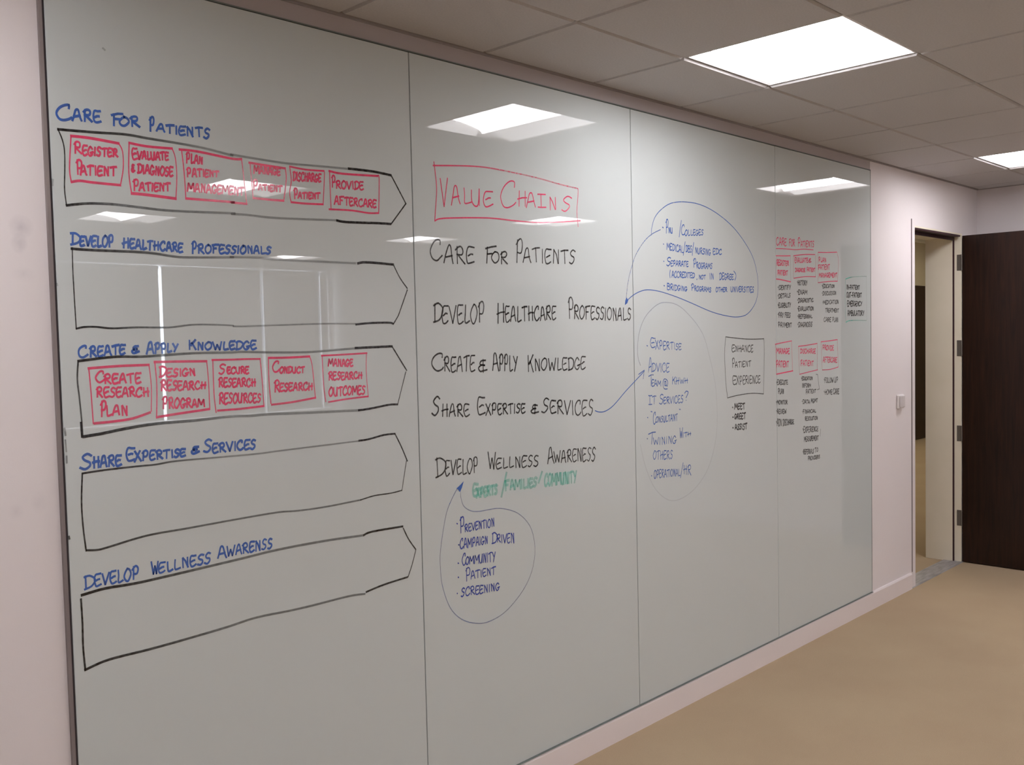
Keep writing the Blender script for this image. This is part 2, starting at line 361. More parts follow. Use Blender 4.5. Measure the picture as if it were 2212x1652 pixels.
def smooth(p, n=3):
    if len(p) < 3: return p
    q = [p[0]]+p+[p[-1]]; out = []
    for i in range(1, len(q)-2):
        a, b, c, d = q[i-1], q[i], q[i+1], q[i+2]
        for k in range(n):
            t = k/n
            out.append(tuple(.5*((2*b[m])+(c[m]-a[m])*t+(2*a[m]-5*b[m]+4*c[m]-d[m])*t*t+(3*b[m]-a[m]-3*c[m]+d[m])*t**3) for m in range(len(b))))
    out.append(p[-1]); return out

class Ink:
    def __init__(s, y): s.v = []; s.f = []; s.a = []; s.k = 0; s.y = y
    def ribbon(s, pts, pen):
        """pts (x, z, ink) in mm; chisel nib: horizontals broader than uprights"""
        P = [pts[0]]
        for p in pts[1:]:
            if math.hypot(p[0]-P[-1][0], p[1]-P[-1][1]) > .6: P.append(p)
        if len(P) < 2: P.append((P[0][0]+2, P[0][1]-2, P[0][2]))
        runs = [[P[0]]]
        for i in range(1, len(P)):
            runs[-1].append(P[i])
            if i < len(P)-1:
                a = math.atan2(P[i][1]-P[i-1][1], P[i][0]-P[i-1][0]); b = math.atan2(P[i+1][1]-P[i][1], P[i+1][0]-P[i][0])
                if abs((b-a+math.pi) % (2*math.pi)-math.pi) > 1.0: runs.append([P[i]])
        s.k += 1; y = s.y-.00001*(s.k % 9)
        for rn in runs:
            n0 = len(s.v); m = len(rn)
            for i, p in enumerate(rn):
                q0 = rn[max(0, i-1)]; q1 = rn[min(m-1, i+1)]
                dx, dz = q1[0]-q0[0], q1[1]-q0[1]; L = math.hypot(dx, dz) or 1; dx /= L; dz /= L
                wd = pen*(.78+.32*abs(dx))*.5
                ex = -dx*wd*.6 if i == 0 else dx*wd*.6 if i == m-1 else 0; ez = -dz*wd*.6 if i == 0 else dz*wd*.6 if i == m-1 else 0
                s.v += [((p[0]+ex-dz*wd)/1000, y, (p[1]+ez+dx*wd)/1000), ((p[0]+ex+dz*wd)/1000, y, (p[1]+ez-dx*wd)/1000)]; s.a += [p[2]]*2
            for i in range(m-1): s.f.append((n0+2*i, n0+2*i+1, n0+2*i+3, n0+2*i+2))
    def poly(s, pts, a):
        n = len(s.v); s.v += [(x/1000, s.y-.0001, z/1000) for x, z in pts]; s.a += [a]*len(pts); s.f.append(tuple(range(n, n+len(pts))))
    def word(s, wd, pen, alpha):
        t = wd[0]; C = [(wd[1+2*i], wd[2+2*i]) for i in range(4)]      # bottom left, bottom right, top right, top left in mm
        gap = 1.1; tot = sum(GL[c][0]+gap for c in t)-gap; x = 0
        for c in t:
            g = GL[c]; jx, jy = random.uniform(-.15, .15), random.uniform(-.35, .35); sh = random.uniform(-.25, .25)
            for st in g[1:]:
                cv = st[0] == '~'; q = [(int(k[0]), int(k[1])) for k in st.lstrip('~').split()]
                pts = []
                for (a, b) in q:
                    gx = a+random.uniform(-.22, .22)+sh*(b-4.5)/4.5; gy = b+random.uniform(-.22, .22)+jy
                    u_ = (x+gx+jx)/tot; v_ = gy/9
                    X = (C[0][0]*(1-u_)+C[1][0]*u_)*(1-v_)+(C[3][0]*(1-u_)+C[2][0]*u_)*v_
                    Z = (C[0][1]*(1-u_)+C[1][1]*u_)*(1-v_)+(C[3][1]*(1-u_)+C[2][1]*u_)*v_
                    pts.append((X, Z, alpha*random.uniform(.88, 1.0)))
                s.ribbon(smooth(pts) if cv else pts, pen*random.uniform(1.1, 1.32))
            x += g[0]+gap

INK = [
[0,'arrow_outline','topmost black arrow outline, around six red boxes, with a slanting left side','black',6,0.93,None,None,
 [],
 [[6,0.98,0.42,1,[892,2209,914,2210,950,2212,985,2214,1057,2219,1114,2217,1197,2215,1278,2211,1353,2202,1354,2204,1411,2202,1530,2200,1626,2204,1753,2208]],[7,0.97,0.95,1,[1748,2209,1795,2210,1852,2210,1913,2206]],[4.5,0.95,0.9,0,[1913,2207,1971,2121]],[4.5,0.9,0.9,0,[1971,2121,1907,2050]],[7,0.93,0.98,1,[1906,2051,1861,2050,1740,2045,1699,2047]],[6,0.98,0.42,1,[904,2027,957,2036,1020,2039,1084,2037,1175,2035,1346,2042,1347,2040,1390,2041,1463,2039,1543,2041,1699,2048]],[3.5,0.9,0.95,1,[892,2209,901,2185,905,2159,904,2117,901,2066,904,2027]]],None],
[0,'arrow_outline','empty black arrow outline under the heading DEVELOP HEALTHCARE PROFESSIONALS','black',6,0.93,None,None,
 [],
 [[6,0.98,0.4,1,[911,1922,962,1921,1071,1922,1124,1920,1170,1915,1217,1914,1341,1920,1342,1921,1429,1923,1489,1920,1615,1920,1763,1920]],[7,0.97,0.95,1,[1772,1920,1806,1925,1912,1922]],[4,0.95,0.9,1,[1912,1922,1937,1881,1967,1847]],[4,0.9,0.9,0,[1967,1842,1927,1759,1905,1731]],[6,0.9,0.98,1,[1905,1732,1887,1736,1813,1735,1758,1731]],[4.5,0.98,0.45,1,[914,1726,933,1730,964,1730,1002,1726,1071,1728,1151,1727,1210,1733,1258,1734,1334,1731,1348,1728,1451,1730,1634,1734,1756,1733]],[3.5,0.85,0.95,1,[913,1925,912,1863,913,1781,914,1725]]],None],
[0,'arrow_outline','black arrow outline around five red boxes, under CREATE & APPLY KNOWLEDGE','black',6,0.93,None,None,
 [],
 [[6,0.99,0.5,1,[915,1646,966,1651,1014,1654,1073,1652,1134,1654,1219,1657,1331,1656,1360,1657,1448,1653,1572,1650,1637,1652,1750,1657]],[7,0.98,0.95,1,[1753,1658,1897,1660]],[4.5,0.95,0.9,0,[1897,1660,1955,1580]],[3,0.85,0.9,0,[1951,1576,1913,1471]],[6,0.85,0.98,1,[1913,1472,1877,1473,1803,1466,1758,1464]],[7,0.98,0.45,1,[919,1458,967,1462,1025,1469,1106,1475,1211,1475,1323,1478,1382,1475,1441,1475,1597,1469,1759,1464]],[5,0.9,0.7,1,[915,1646,911,1602,914,1555,917,1499,918,1459]],[6,0.98,0.98,0,[915,1494,916,1457]]],None],
[0,'arrow_outline','empty black arrow outline under the blue heading SHARE EXPERTISE & SERVICES','black',5,0.93,None,None,
 [],
 [[4.5,0.97,0.45,1,[913,1367,970,1369,1047,1369,1101,1368,1157,1371,1273,1368,1398,1365,1467,1366,1588,1367,1754,1368]],[5.5,0.98,0.9,1,[1756,1369,1793,1370,1854,1378,1899,1378]],[4.5,0.92,0.9,1,[1899,1378,1924,1333,1947,1284]],[3,0.85,0.85,0,[1943,1285,1921,1191]],[3.5,0.8,0.9,1,[1921,1191,1875,1188,1809,1189,1756,1183]],[5,0.85,0.6,1,[915,1174,943,1170,974,1173,1039,1182,1093,1186,1178,1186,1327,1188,1460,1188,1519,1183,1623,1180,1756,1183]],[5,0.92,0.9,1,[913,1367,908,1298,909,1235,914,1172]]],None],
[0,'arrow_outline','lowest black arrow outline, empty, under DEVELOP WELLNESS AWARENSS','black',6,0.93,None,None,
 [],
 [[6.5,0.99,0.6,1,[898,1064,957,1069,1034,1066,1130,1068,1231,1071,1354,1075,1456,1079,1619,1077,1763,1070]],[6,0.97,0.9,1,[1763,1070,1796,1076,1920,1073]],[4.5,0.9,0.9,1,[1922,1067,1943,1027,1972,988]],[3.5,0.85,0.85,1,[1972,986,1954,939,1936,903]],[5.5,0.85,0.9,1,[1933,903,1836,898,1766,889]],[6,0.97,0.6,1,[898,875,936,883,974,886,1067,885,1165,887,1284,891,1379,897,1484,892,1569,890,1698,890,1761,884]],[6,0.97,0.95,1,[896,1055,897,996,896,933,899,874]]],None],
[0,'marker_writing','blue handwritten heading CARE FOR PATIENTS above the topmost arrow','blue',5,0.93,None,None,
 [['C',890,2232,925,2235,927,2273,892,2269],['ARE',927,2235,996,2241,997,2269,929,2263],['F',1024,2238,1053,2241,1054,2271,1025,2267],['OR',1043,2240,1094,2242,1095,2269,1044,2261],['P',1121,2237,1135,2238,1137,2275,1123,2273],['ATIENTS',1141,2239,1290,2239,1291,2266,1142,2258]],
 [],None],
[0,'marker_writing','blue handwritten heading DEVELOP HEALTHCARE PROFESSIONALS','blue',5,0.93,None,None,
 [['D',910,1932,932,1933,933,1957,911,1962],['EVELOP',932,1931,1015,1930,1016,1960,933,1953],['H',1038,1929,1055,1929,1056,1956,1039,1955],['EALTHCARE',1057,1930,1199,1927,1200,1950,1058,1954],['P',1226,1923,1239,1924,1241,1955,1227,1956],['ROFESSIONALS',1242,1927,1466,1935,1467,1955,1243,1951]],
 [],None],
[0,'marker_writing','blue handwritten heading CREATE & APPLY KNOWLEDGE','blue',5,0.93,None,None,
 [['C',916,1655,939,1656,940,1684,918,1684],['REATE',943,1655,1033,1661,1034,1684,944,1681],['&',1050,1660,1069,1661,1070,1683,1051,1680],['A',1089,1659,1108,1659,1110,1689,1090,1689],['PPLY',1111,1659,1174,1663,1175,1683,1112,1687],['K',1204,1667,1225,1666,1226,1692,1205,1691],['NOWLEDGE',1229,1666,1408,1663,1409,1687,1230,1686]],
 [],None],
[0,'marker_writing','blue handwritten heading SHARE EXPERTISE & SERVICES','blue',5,0.93,None,None,
 [['S',909,1376,937,1374,939,1412,911,1416],['HARE',939,1378,1010,1376,1011,1402,940,1407],['E',1025,1386,1045,1384,1047,1415,1026,1418],['XPERTISE',1045,1381,1184,1382,1185,1401,1046,1408],['&',1203,1383,1225,1385,1226,1405,1204,1405],['S',1238,1385,1260,1384,1261,1418,1240,1420],['ERVICES',1263,1382,1395,1380,1396,1406,1264,1407]],
 [],None],
[0,'marker_writing','blue handwritten heading DEVELOP WELLNESS AWARENSS above the lowest arrow','blue',4.5,0.93,None,None,
 [['D',906,1078,931,1078,932,1107,907,1111],['EVELOP',931,1079,1044,1076,1046,1110,932,1108],['W',1078,1082,1096,1081,1097,1112,1079,1114],['ELLNESS',1097,1081,1245,1080,1246,1109,1098,1106],['A',1266,1087,1292,1085,1293,1116,1268,1121],['WARENSS',1294,1088,1437,1087,1438,1116,1295,1116]],
 [],None],
[0,'marker_box','red box at the left end of the topmost arrow','red',4.5,0.9,'b1',None,
 [],
 [[6.5,0.9,0.9,1,[922,2197,968,2198,1039,2194]],[3.5,0.8,0.8,1,[1039,2194,1048,2175,1048,2133,1039,2089]],[6,0.85,0.85,1,[918,2085,939,2090,969,2089,1039,2089]],[4,0.8,0.85,1,[922,2197,915,2118,918,2085]]],None],
[0,'marker_writing','red handwriting reading REGISTER PATIENT','red',4.5,0.9,None,'b1',
 [['R',928,2157,945,2158,946,2185,929,2185],['EGISTER',948,2153,1035,2159,1036,2178,949,2177],['P',931,2105,947,2107,948,2140,933,2140],['ATIENT',940,2103,1029,2112,1030,2134,941,2127]],
 [],None],
[0,'marker_box','red box holding EVALUATE & DIAGNOSE PATIENT in the topmost arrow','red',4.5,0.9,'b2',None,
 [],
 [[6,0.9,0.9,1,[1066,2199,1113,2196,1181,2199]],[3.5,0.8,0.8,1,[1181,2199,1189,2175,1191,2126,1186,2067]],[7,0.88,0.9,1,[1067,2071,1108,2071,1186,2068]],[4,0.85,0.85,1,[1066,2199,1062,2124,1067,2071]]],None],
[0,'marker_writing','red handwriting reading EVALUATE & DIAGNOSE PATIENT','red',4.5,0.9,None,'b2',
 [['E',1072,2159,1085,2160,1086,2187,1073,2186],['VALUATE',1086,2160,1169,2167,1170,2187,1087,2181],['&',1069,2125,1077,2126,1078,2147,1070,2146],['DIAGNOSE',1085,2124,1180,2126,1181,2150,1086,2147],['P',1072,2079,1087,2080,1089,2108,1073,2108],['ATIENT',1088,2080,1171,2087,1172,2107,1089,2101]],
 [],None],
[0,'marker_box','widest red box in the topmost arrow, third from the left','red',4.5,0.9,'b3',None,
 [],
 [[6,0.9,0.9,1,[1201,2199,1253,2200,1352,2193,1384,2195]],[3.5,0.8,0.8,1,[1384,2195,1389,2141,1395,2072]],[6,0.9,0.9,1,[1395,2072,1348,2072,1348,2073,1214,2071]],[4,0.85,0.85,1,[1207,2199,1212,2140,1214,2071]]],None],
[0,'marker_writing','red handwriting reading PLAN PATIENT MANAGEMENT','red',4.5,0.9,None,'b3',
 [['PLAN',1219,2166,1266,2168,1267,2186,1221,2194],['PATIENT',1219,2129,1312,2138,1313,2153,1220,2154],['MANAGEMENT',1220,2091,1387,2094,1388,2116,1221,2113]],
 [],None],
[0,'marker_box','small red box in the topmost arrow, right of the widest one','red',4.5,0.9,'b4',None,
 [],
 [[6,0.9,0.9,1,[1407,2188,1469,2186,1524,2185]],[4,0.85,0.85,1,[1524,2185,1526,2153,1515,2089]],[6,0.88,0.9,1,[1416,2090,1465,2090,1515,2091]],[3.5,0.85,0.85,1,[1410,2189,1412,2151,1416,2090]]],None],
[0,'marker_writing','red handwriting reading MANAGE PATIENT, in the topmost arrow','red',4.5,0.9,None,'b4',
 [['MANAGE',1421,2160,1506,2163,1507,2183,1421,2181],['P',1417,2113,1432,2115,1433,2142,1418,2142],['ATIENT',1434,2115,1510,2115,1511,2133,1434,2130]],
 [],None],
[0,'marker_box','small red box in the topmost arrow, second from its right end','red',4.5,0.9,'b5',None,
 [],
 [[5,0.9,0.9,1,[1539,2192,1593,2189,1658,2192]],[3.5,0.85,0.85,1,[1658,2192,1659,2177,1651,2091]],[5.5,0.9,0.9,1,[1540,2089,1589,2089,1651,2092]],[4,0.85,0.85,1,[1539,2192,1543,2152,1536,2116,1540,2089]]],None],
[0,'marker_writing','red handwriting reading DISCHARGE PATIENT, in the topmost arrow','red',4.5,0.9,None,'b5',
 [['DISCHARGE',1549,2152,1645,2157,1646,2180,1550,2178],['P',1550,2100,1563,2101,1564,2130,1551,2130],['ATIENT',1564,2102,1640,2107,1641,2125,1565,2120]],
 [],None],
[0,'marker_box','red box nearest the tip of the topmost arrow','red',4.5,0.9,'b6',None,
 [],
 [[6,0.9,0.9,1,[1676,2194,1725,2191,1859,2198]],[4,0.85,0.85,1,[1859,2198,1865,2190,1859,2082]],[5,0.88,0.9,1,[1672,2079,1755,2082,1819,2079,1859,2082]],[4,0.85,0.85,0,[1678,2195,1679,2080]]],None],
[0,'marker_writing','red handwriting reading PROVIDE AFTERCARE, in the topmost arrow','red',4.5,0.9,None,'b6',
 [['P',1684,2145,1698,2147,1699,2180,1686,2180],['ROVIDE',1700,2145,1802,2150,1803,2174,1700,2168],['AFTERCARE',1692,2095,1850,2098,1851,2121,1693,2120]],
 [],None],
[0,'marker_box','red box at the left end of the third arrow','red',4.5,0.9,'b7',None,
 [],
 [[6,0.85,0.8,1,[939,1627,1013,1630,1094,1630]],[3.5,0.7,0.7,1,[1094,1630,1098,1574,1095,1508]],[6,0.8,0.75,1,[1092,1506,1046,1494,997,1490,948,1489]],[4,0.8,0.75,1,[940,1626,943,1563,945,1488]]],None],
[0,'marker_writing','red handwriting reading CREATE RESEARCH PLAN','red',4.5,0.9,None,'b7',
 [['C',955,1589,977,1592,978,1617,956,1618],['REATE',976,1587,1070,1584,1071,1609,977,1610],['RESEARCH',956,1553,1090,1548,1091,1571,957,1578],['P',964,1503,980,1505,981,1542,966,1542],['LAN',977,1506,1033,1503,1034,1527,978,1532]],
 [],None],
[0,'marker_box','red box holding DESIGN RESEARCH PROGRAM in the third arrow','red',4.5,0.9,'b8',None,
 [],
 [[6,0.9,0.8,1,[1109,1637,1175,1636,1256,1634]],[3.5,0.75,0.8,1,[1256,1634,1259,1586,1260,1503]],[6,0.85,0.8,1,[1259,1503,1169,1497,1109,1492]],[4,0.8,0.75,1,[1110,1637,1113,1573,1109,1491]]],None],
[0,'marker_writing','red handwriting reading DESIGN RESEARCH PROGRAM','red',4.5,0.9,None,'b8',
 [['D',1121,1598,1139,1599,1140,1625,1122,1626],['ESIGN',1141,1596,1222,1597,1222,1616,1142,1617],['RESEARCH',1124,1560,1250,1559,1251,1578,1125,1588],['PROGRAM',1126,1514,1244,1510,1245,1529,1127,1545]],
 [],None],
[0,'marker_box','middle one of the five red boxes in the third arrow','red',4.5,0.9,'b9',None,
 [],
 [[5,0.88,0.8,1,[1272,1637,1331,1636,1373,1636,1420,1635]],[3.5,0.75,0.8,1,[1420,1635,1424,1576,1427,1500]],[5.5,0.9,0.8,1,[1427,1500,1353,1497,1324,1497,1283,1497]],[4,0.8,0.75,1,[1274,1637,1274,1544,1278,1492]]],None],
[0,'marker_writing','red handwriting reading SECURE RESEARCH RESOURCES','red',4.5,0.9,None,'b9',
 [['S',1291,1598,1310,1598,1311,1625,1292,1626],['ECURE',1316,1598,1382,1595,1383,1614,1316,1615],['RESEARCH',1289,1561,1402,1558,1403,1579,1290,1586],['RESOURCES',1288,1515,1417,1512,1418,1536,1290,1545]],
 [],None],
[0,'marker_box','red box holding CONDUCT RESEARCH in the third arrow','red',4.5,0.9,'b10',None,
 [],
 [[6,0.9,0.85,1,[1447,1637,1508,1636,1586,1637]],[3.5,0.8,0.8,1,[1586,1637,1594,1606,1601,1513]],[5.5,0.85,0.75,1,[1602,1513,1519,1505,1452,1502]],[4,0.8,0.8,1,[1447,1637,1446,1575,1450,1505]]],None],
[0,'marker_writing','red handwriting reading CONDUCT RESEARCH','red',4.5,0.9,None,'b10',
 [['C',1459,1595,1481,1596,1482,1625,1460,1627],['ONDUCT',1482,1592,1566,1589,1567,1607,1483,1610],['R',1462,1539,1480,1538,1481,1572,1463,1572],['ESEARCH',1481,1539,1592,1537,1593,1558,1482,1562]],
 [],None],
[0,'marker_box','red box nearest the tip of the third arrow','red',4.5,0.9,'b11',None,
 [],
 [[5,0.9,0.8,1,[1628,1638,1704,1639,1797,1641]],[3,0.7,0.8,1,[1795,1641,1792,1587,1797,1505]],[5,0.85,0.75,1,[1797,1505,1716,1502,1648,1497]],[4,0.8,0.75,1,[1630,1638,1632,1552,1638,1498]]],None],
[0,'marker_writing','red handwriting reading MANAGE RESEARCH OUTCOMES','red',4.5,0.9,None,'b11',
 [['MANAGE',1651,1605,1741,1602,1742,1623,1652,1627],['RESEARCH',1651,1563,1775,1562,1775,1582,1651,1587],['OUTCOMES',1650,1514,1785,1513,1786,1539,1651,1541]],
 [],None],
[1,'marker_box','large red box at the top of the second panel around VALUE CHAINS','red',4.5,0.9,'b12',None,
 [],
 [[4.5,0.92,0.6,1,[2092,2257,2247,2273,2369,2278,2586,2270,2727,2258,2830,2252]],[3.5,0.75,0.75,1,[2830,2252,2835,2241,2825,2162,2831,2104]],[4.5,0.92,0.75,1,[2093,2074,2136,2086,2342,2102,2492,2102,2627,2106,2844,2128]],[4,0.85,0.85,1,[2096,2270,2105,2189,2100,2133,2093,2074]]],None],
[1,'marker_writing','large red handwriting reading VALUE CHAINS','red',4,0.9,None,'b12',
 [['V',2121,2125,2153,2129,2157,2228,2124,2223],['A',2168,2132,2209,2139,2211,2200,2171,2200],['L',2221,2141,2265,2144,2266,2193,2223,2195],['U',2264,2137,2309,2141,2311,2201,2266,2193],['E',2321,2140,2367,2146,2368,2196,2323,2190],['C',2407,2144,2484,2150,2487,2245,2411,2240],['H',2495,2154,2542,2158,2544,2214,2497,2211],['A',2540,2153,2588,2157,2589,2210,2542,2207],['i',2601,2160,2646,2164,2647,2211,2603,2208],['N',2663,2158,2706,2161,2707,2208,2664,2206],['S',2736,2158,2793,2163,2795,2219,2738,2214]],
 [],None],
[1,'marker_writing','black handwriting CARE FOR PATIENTS in the second panel, below the red box','black',4.5,0.93,None,None,
 [['C',2067,1940,2120,1944,2123,2010,2070,2009],['ARE',2131,1937,2268,1938,2270,1994,2133,1999],['F',2323,1943,2375,1946,2377,2004,2325,1999],['OR',2354,1945,2436,1946,2438,1990,2355,1983],['P',2478,1947,2520,1948,2523,2033,2481,2032],['ATIENTS',2516,1954,2809,1958,2810,2010,2517,2008]],
 [],None],
[1,'marker_writing','black handwriting DEVELOP HEALTHCARE PROFESSIONALS, touching the panel joint','black',4.5,0.93,None,None,
 [['D',2075,1738,2115,1738,2117,1800,2078,1801],['EVELOP',2115,1733,2313,1732,2316,1804,2117,1788],['H',2373,1730,2413,1733,2415,1799,2375,1799],['EALTHCARE',2415,1737,2690,1743,2691,1793,2417,1793],['P',2761,1746,2794,1745,2796,1823,2763,1824],['ROFESSIONALS',2795,1745,3157,1739,3158,1788,2797,1798]],
 [],None],
[1,'marker_writing','black handwriting CREATE & APPLY KNOWLEDGE in the second panel','black',4.5,0.93,None,None,
 [['C',2064,1573,2116,1572,2118,1629,2066,1630],['REATE',2117,1570,2259,1562,2261,1617,2119,1618],['&',2279,1558,2320,1556,2322,1604,2281,1606],['A',2344,1563,2375,1561,2377,1625,2346,1626],['PPLY',2380,1561,2472,1557,2474,1611,2382,1619],['K',2526,1553,2558,1552,2560,1614,2528,1615],['NOWLEDGE',2564,1554,2858,1548,2860,1597,2566,1598]],
 [],None],
[1,'marker_writing','black handwriting SHARE EXPERTISE & SERVICES in the second panel','black',4.5,0.93,None,None,
 [['S',2059,1422,2092,1419,2094,1483,2061,1485],['HARE',2101,1417,2227,1411,2228,1451,2103,1461],['E',2268,1412,2305,1411,2307,1468,2270,1472],['XPERTISE',2308,1408,2508,1401,2510,1434,2309,1449],['&',2540,1394,2582,1392,2583,1429,2542,1432],['S',2601,1395,2639,1394,2640,1447,2602,1452],['ERVICES',2646,1389,2900,1361,2902,1424,2648,1435]],
 [],None],
[1,'marker_writing','black handwriting DEVELOP WELLNESS AWARENESS, lowest line of the black list','black',4,0.93,None,None,
 [['D',2067,1214,2112,1214,2114,1274,2069,1281],['EVELOP',2110,1216,2264,1208,2266,1261,2112,1265],['W',2312,1215,2349,1211,2351,1271,2314,1274],['ELLNESS',2353,1212,2575,1196,2576,1239,2354,1248],['A',2625,1197,2661,1195,2663,1257,2627,1260],['WARENESS',2662,1200,2909,1179,2911,1234,2664,1242]],
 [],None],
[1,'marker_writing','smudged green handwriting below DEVELOP WELLNESS AWARENESS','green',8,0.42,None,None,
 [['E',2236,1128,2261,1125,2263,1166,2237,1170],['XPERTS',2253,1120,2355,1121,2356,1153,2254,1154],['/',2374,1103,2401,1099,2404,1188,2377,1192],['FAMILIES',2395,1126,2563,1120,2564,1153,2396,1162],['/',2573,1132,2592,1129,2594,1172,2574,1173],['COMMUNITY',2607,1116,2790,1108,2791,1152,2608,1161]],
 [],None],
[1,'marker_bubble','blue drop shaped bubble with an arrowhead around five bullet points','blue',2,0.93,None,None,
 [],
 [[3,0.62,0.55,1,[2161,1163,2138,1134,2112,1091,2093,1027,2078,955,2077,907,2083,847,2109,774,2144,728,2190,696,2249,675,2298,670,2366,681,2427,710,2486,754,2526,807,2545,871,2540,933,2517,984,2470,1028,2415,1054,2351,1069,2267,1071,2224,1079,2191,1101,2179,1131,2178,1150]]],[2194,1187,2179,1177,2159,1166,2167,1161,2175,1151,2185,1166]],
[1,'marker_writing','dark blue bullet list PREVENTION to SCREENING inside the drop shaped bubble','navy',3.5,0.93,None,None,
 [['.',2157,1038,2162,1037,2163,1048,2157,1049],['P',2171,1011,2193,1010,2194,1063,2173,1067],['REVENTION',2193,1010,2336,1006,2337,1037,2193,1035],['.',2162,965,2167,965,2167,972,2162,973],['CAMPAIGN',2169,953,2302,950,2303,976,2170,989],['D',2322,947,2347,944,2348,983,2324,985],['RIVEN',2347,946,2437,930,2438,967,2348,973],['.',2158,902,2164,901,2164,909,2158,910],['C',2177,893,2194,895,2196,933,2179,936],['OMMUNITY',2193,896,2338,879,2339,915,2194,922],['.',2156,853,2161,852,2161,861,2156,862],['P',2192,838,2216,839,2217,880,2194,884],['ATIENT',2216,840,2337,832,2337,859,2217,867],['.',2149,799,2154,798,2155,805,2150,806],['SCREENING',2168,787,2355,772,2356,798,2169,817]],
 [],None],
[1,'marker_arrow','blue arrow rising from SERVICES across the joint to the third panel','blue',4.5,0.93,None,None,
 [],
 [[3.5,0.85,0.85,1,[2914,1380,2937,1373,2977,1373,3032,1393,3117,1448,3227,1513,3245,1525]],[3.5,0.8,0.7,0,[3205,1512,3245,1528,3237,1492]]],None],
[2,'marker_bubble','blue rounded bubble with an arrowhead at the top of the third panel','blue',2.6,0.93,None,None,
 [],
 [[3.4,0.75,0.8,1,[3311,2100,3315,2134,3338,2178,3385,2215,3456,2247,3552,2262,3677,2262,3806,2238,3941,2190,4045,2130,4138,2051,4181,1969,4191,1892,4164,1822,4089,1768,4002,1753,3897,1758,3763,1778,3603,1816,3481,1843,3364,1863,3274,1868,3213,1857,3164,1838,3131,1818]],[3,0.72,0.65,1,[3377,2128,3314,2105,3257,2070,3201,2015,3173,1968,3150,1919,3136,1870,3126,1815]]],[3118,1802,3122,1821,3131,1834,3142,1822,3135,1810]],
[2,'marker_writing','blue bullet list about colleges and programs inside the upper bubble','blue',3.6,0.93,None,None,
 [['.',3392,2132,3400,2132,3401,2144,3392,2144],['P',3416,2117,3436,2118,3438,2178,3418,2178],['NU',3436,2118,3467,2118,3468,2142,3437,2142],['/',3515,2102,3533,2103,3535,2177,3517,2176],['C',3535,2114,3561,2115,3562,2160,3536,2159],['OLLEGES',3562,2114,3709,2124,3709,2149,3563,2140],['.',3396,2061,3401,2062,3402,2072,3396,2071],['MEDICAL',3421,2046,3547,2036,3547,2066,3422,2075],['/',3546,2028,3562,2028,3563,2088,3548,2087],['DBS',3568,2041,3615,2041,3615,2071,3569,2071],['/',3617,2028,3630,2028,3631,2088,3619,2087],['NURSING',3640,2039,3768,2036,3769,2063,3640,2066],['EDC',3788,2042,3862,2044,3863,2068,3789,2070],['.',3397,1987,3403,1987,3404,1998,3397,1997],['S',3418,1974,3449,1976,3450,2013,3419,2012],['EPARATE',3450,1975,3585,1977,3586,2000,3451,1999],['P',3626,1973,3648,1974,3649,2013,3627,2014],['ROGRAMS',3649,1972,3780,1974,3781,1999,3649,1999],['(',3436,1924,3448,1924,3449,1958,3437,1958],['ACCREDITED',3457,1926,3634,1928,3634,1951,3457,1954],[',',3650,1920,3656,1920,3656,1937,3650,1937],['NOT',3669,1924,3723,1925,3724,1943,3669,1943],['IN',3756,1926,3792,1926,3793,1952,3757,1955],['DEGREE',3841,1926,3963,1930,3964,1954,3841,1958],[')',3966,1928,3991,1927,3992,1968,3967,1969],['.',3397,1881,3404,1882,3404,1893,3397,1892],['BRIDGING',3421,1871,3573,1867,3574,1886,3422,1900],['P',3607,1871,3629,1870,3630,1900,3608,1901],['ROGRAMS',3631,1870,3768,1867,3768,1888,3631,1893],['OTHER',3808,1869,3906,1871,3907,1890,3808,1891],['UNIVERSITIES',3937,1872,4150,1872,4150,1900,3938,1896]],
 [],None],
[2,'marker_bubble','faint blue oval around the blue list in the middle of the third panel','blue',2.6,0.93,None,None,
 [],
 [[3.4,0.5,0.22,1,[3220,1549,3202,1586,3203,1646,3222,1705,3258,1753,3310,1789,3362,1811,3410,1816,3474,1811,3534,1791,3595,1756,3651,1717,3702,1665,3739,1592,3794,1440,3807,1287,3788,1170,3727,1057,3630,983,3518,946,3411,950,3309,1015,3245,1113,3209,1215]]],None],
[2,'marker_writing','blue bullet list EXPERTISE ADVICE to OPERATIONAL/HR inside the faint oval','blue',3.4,0.8,None,None,
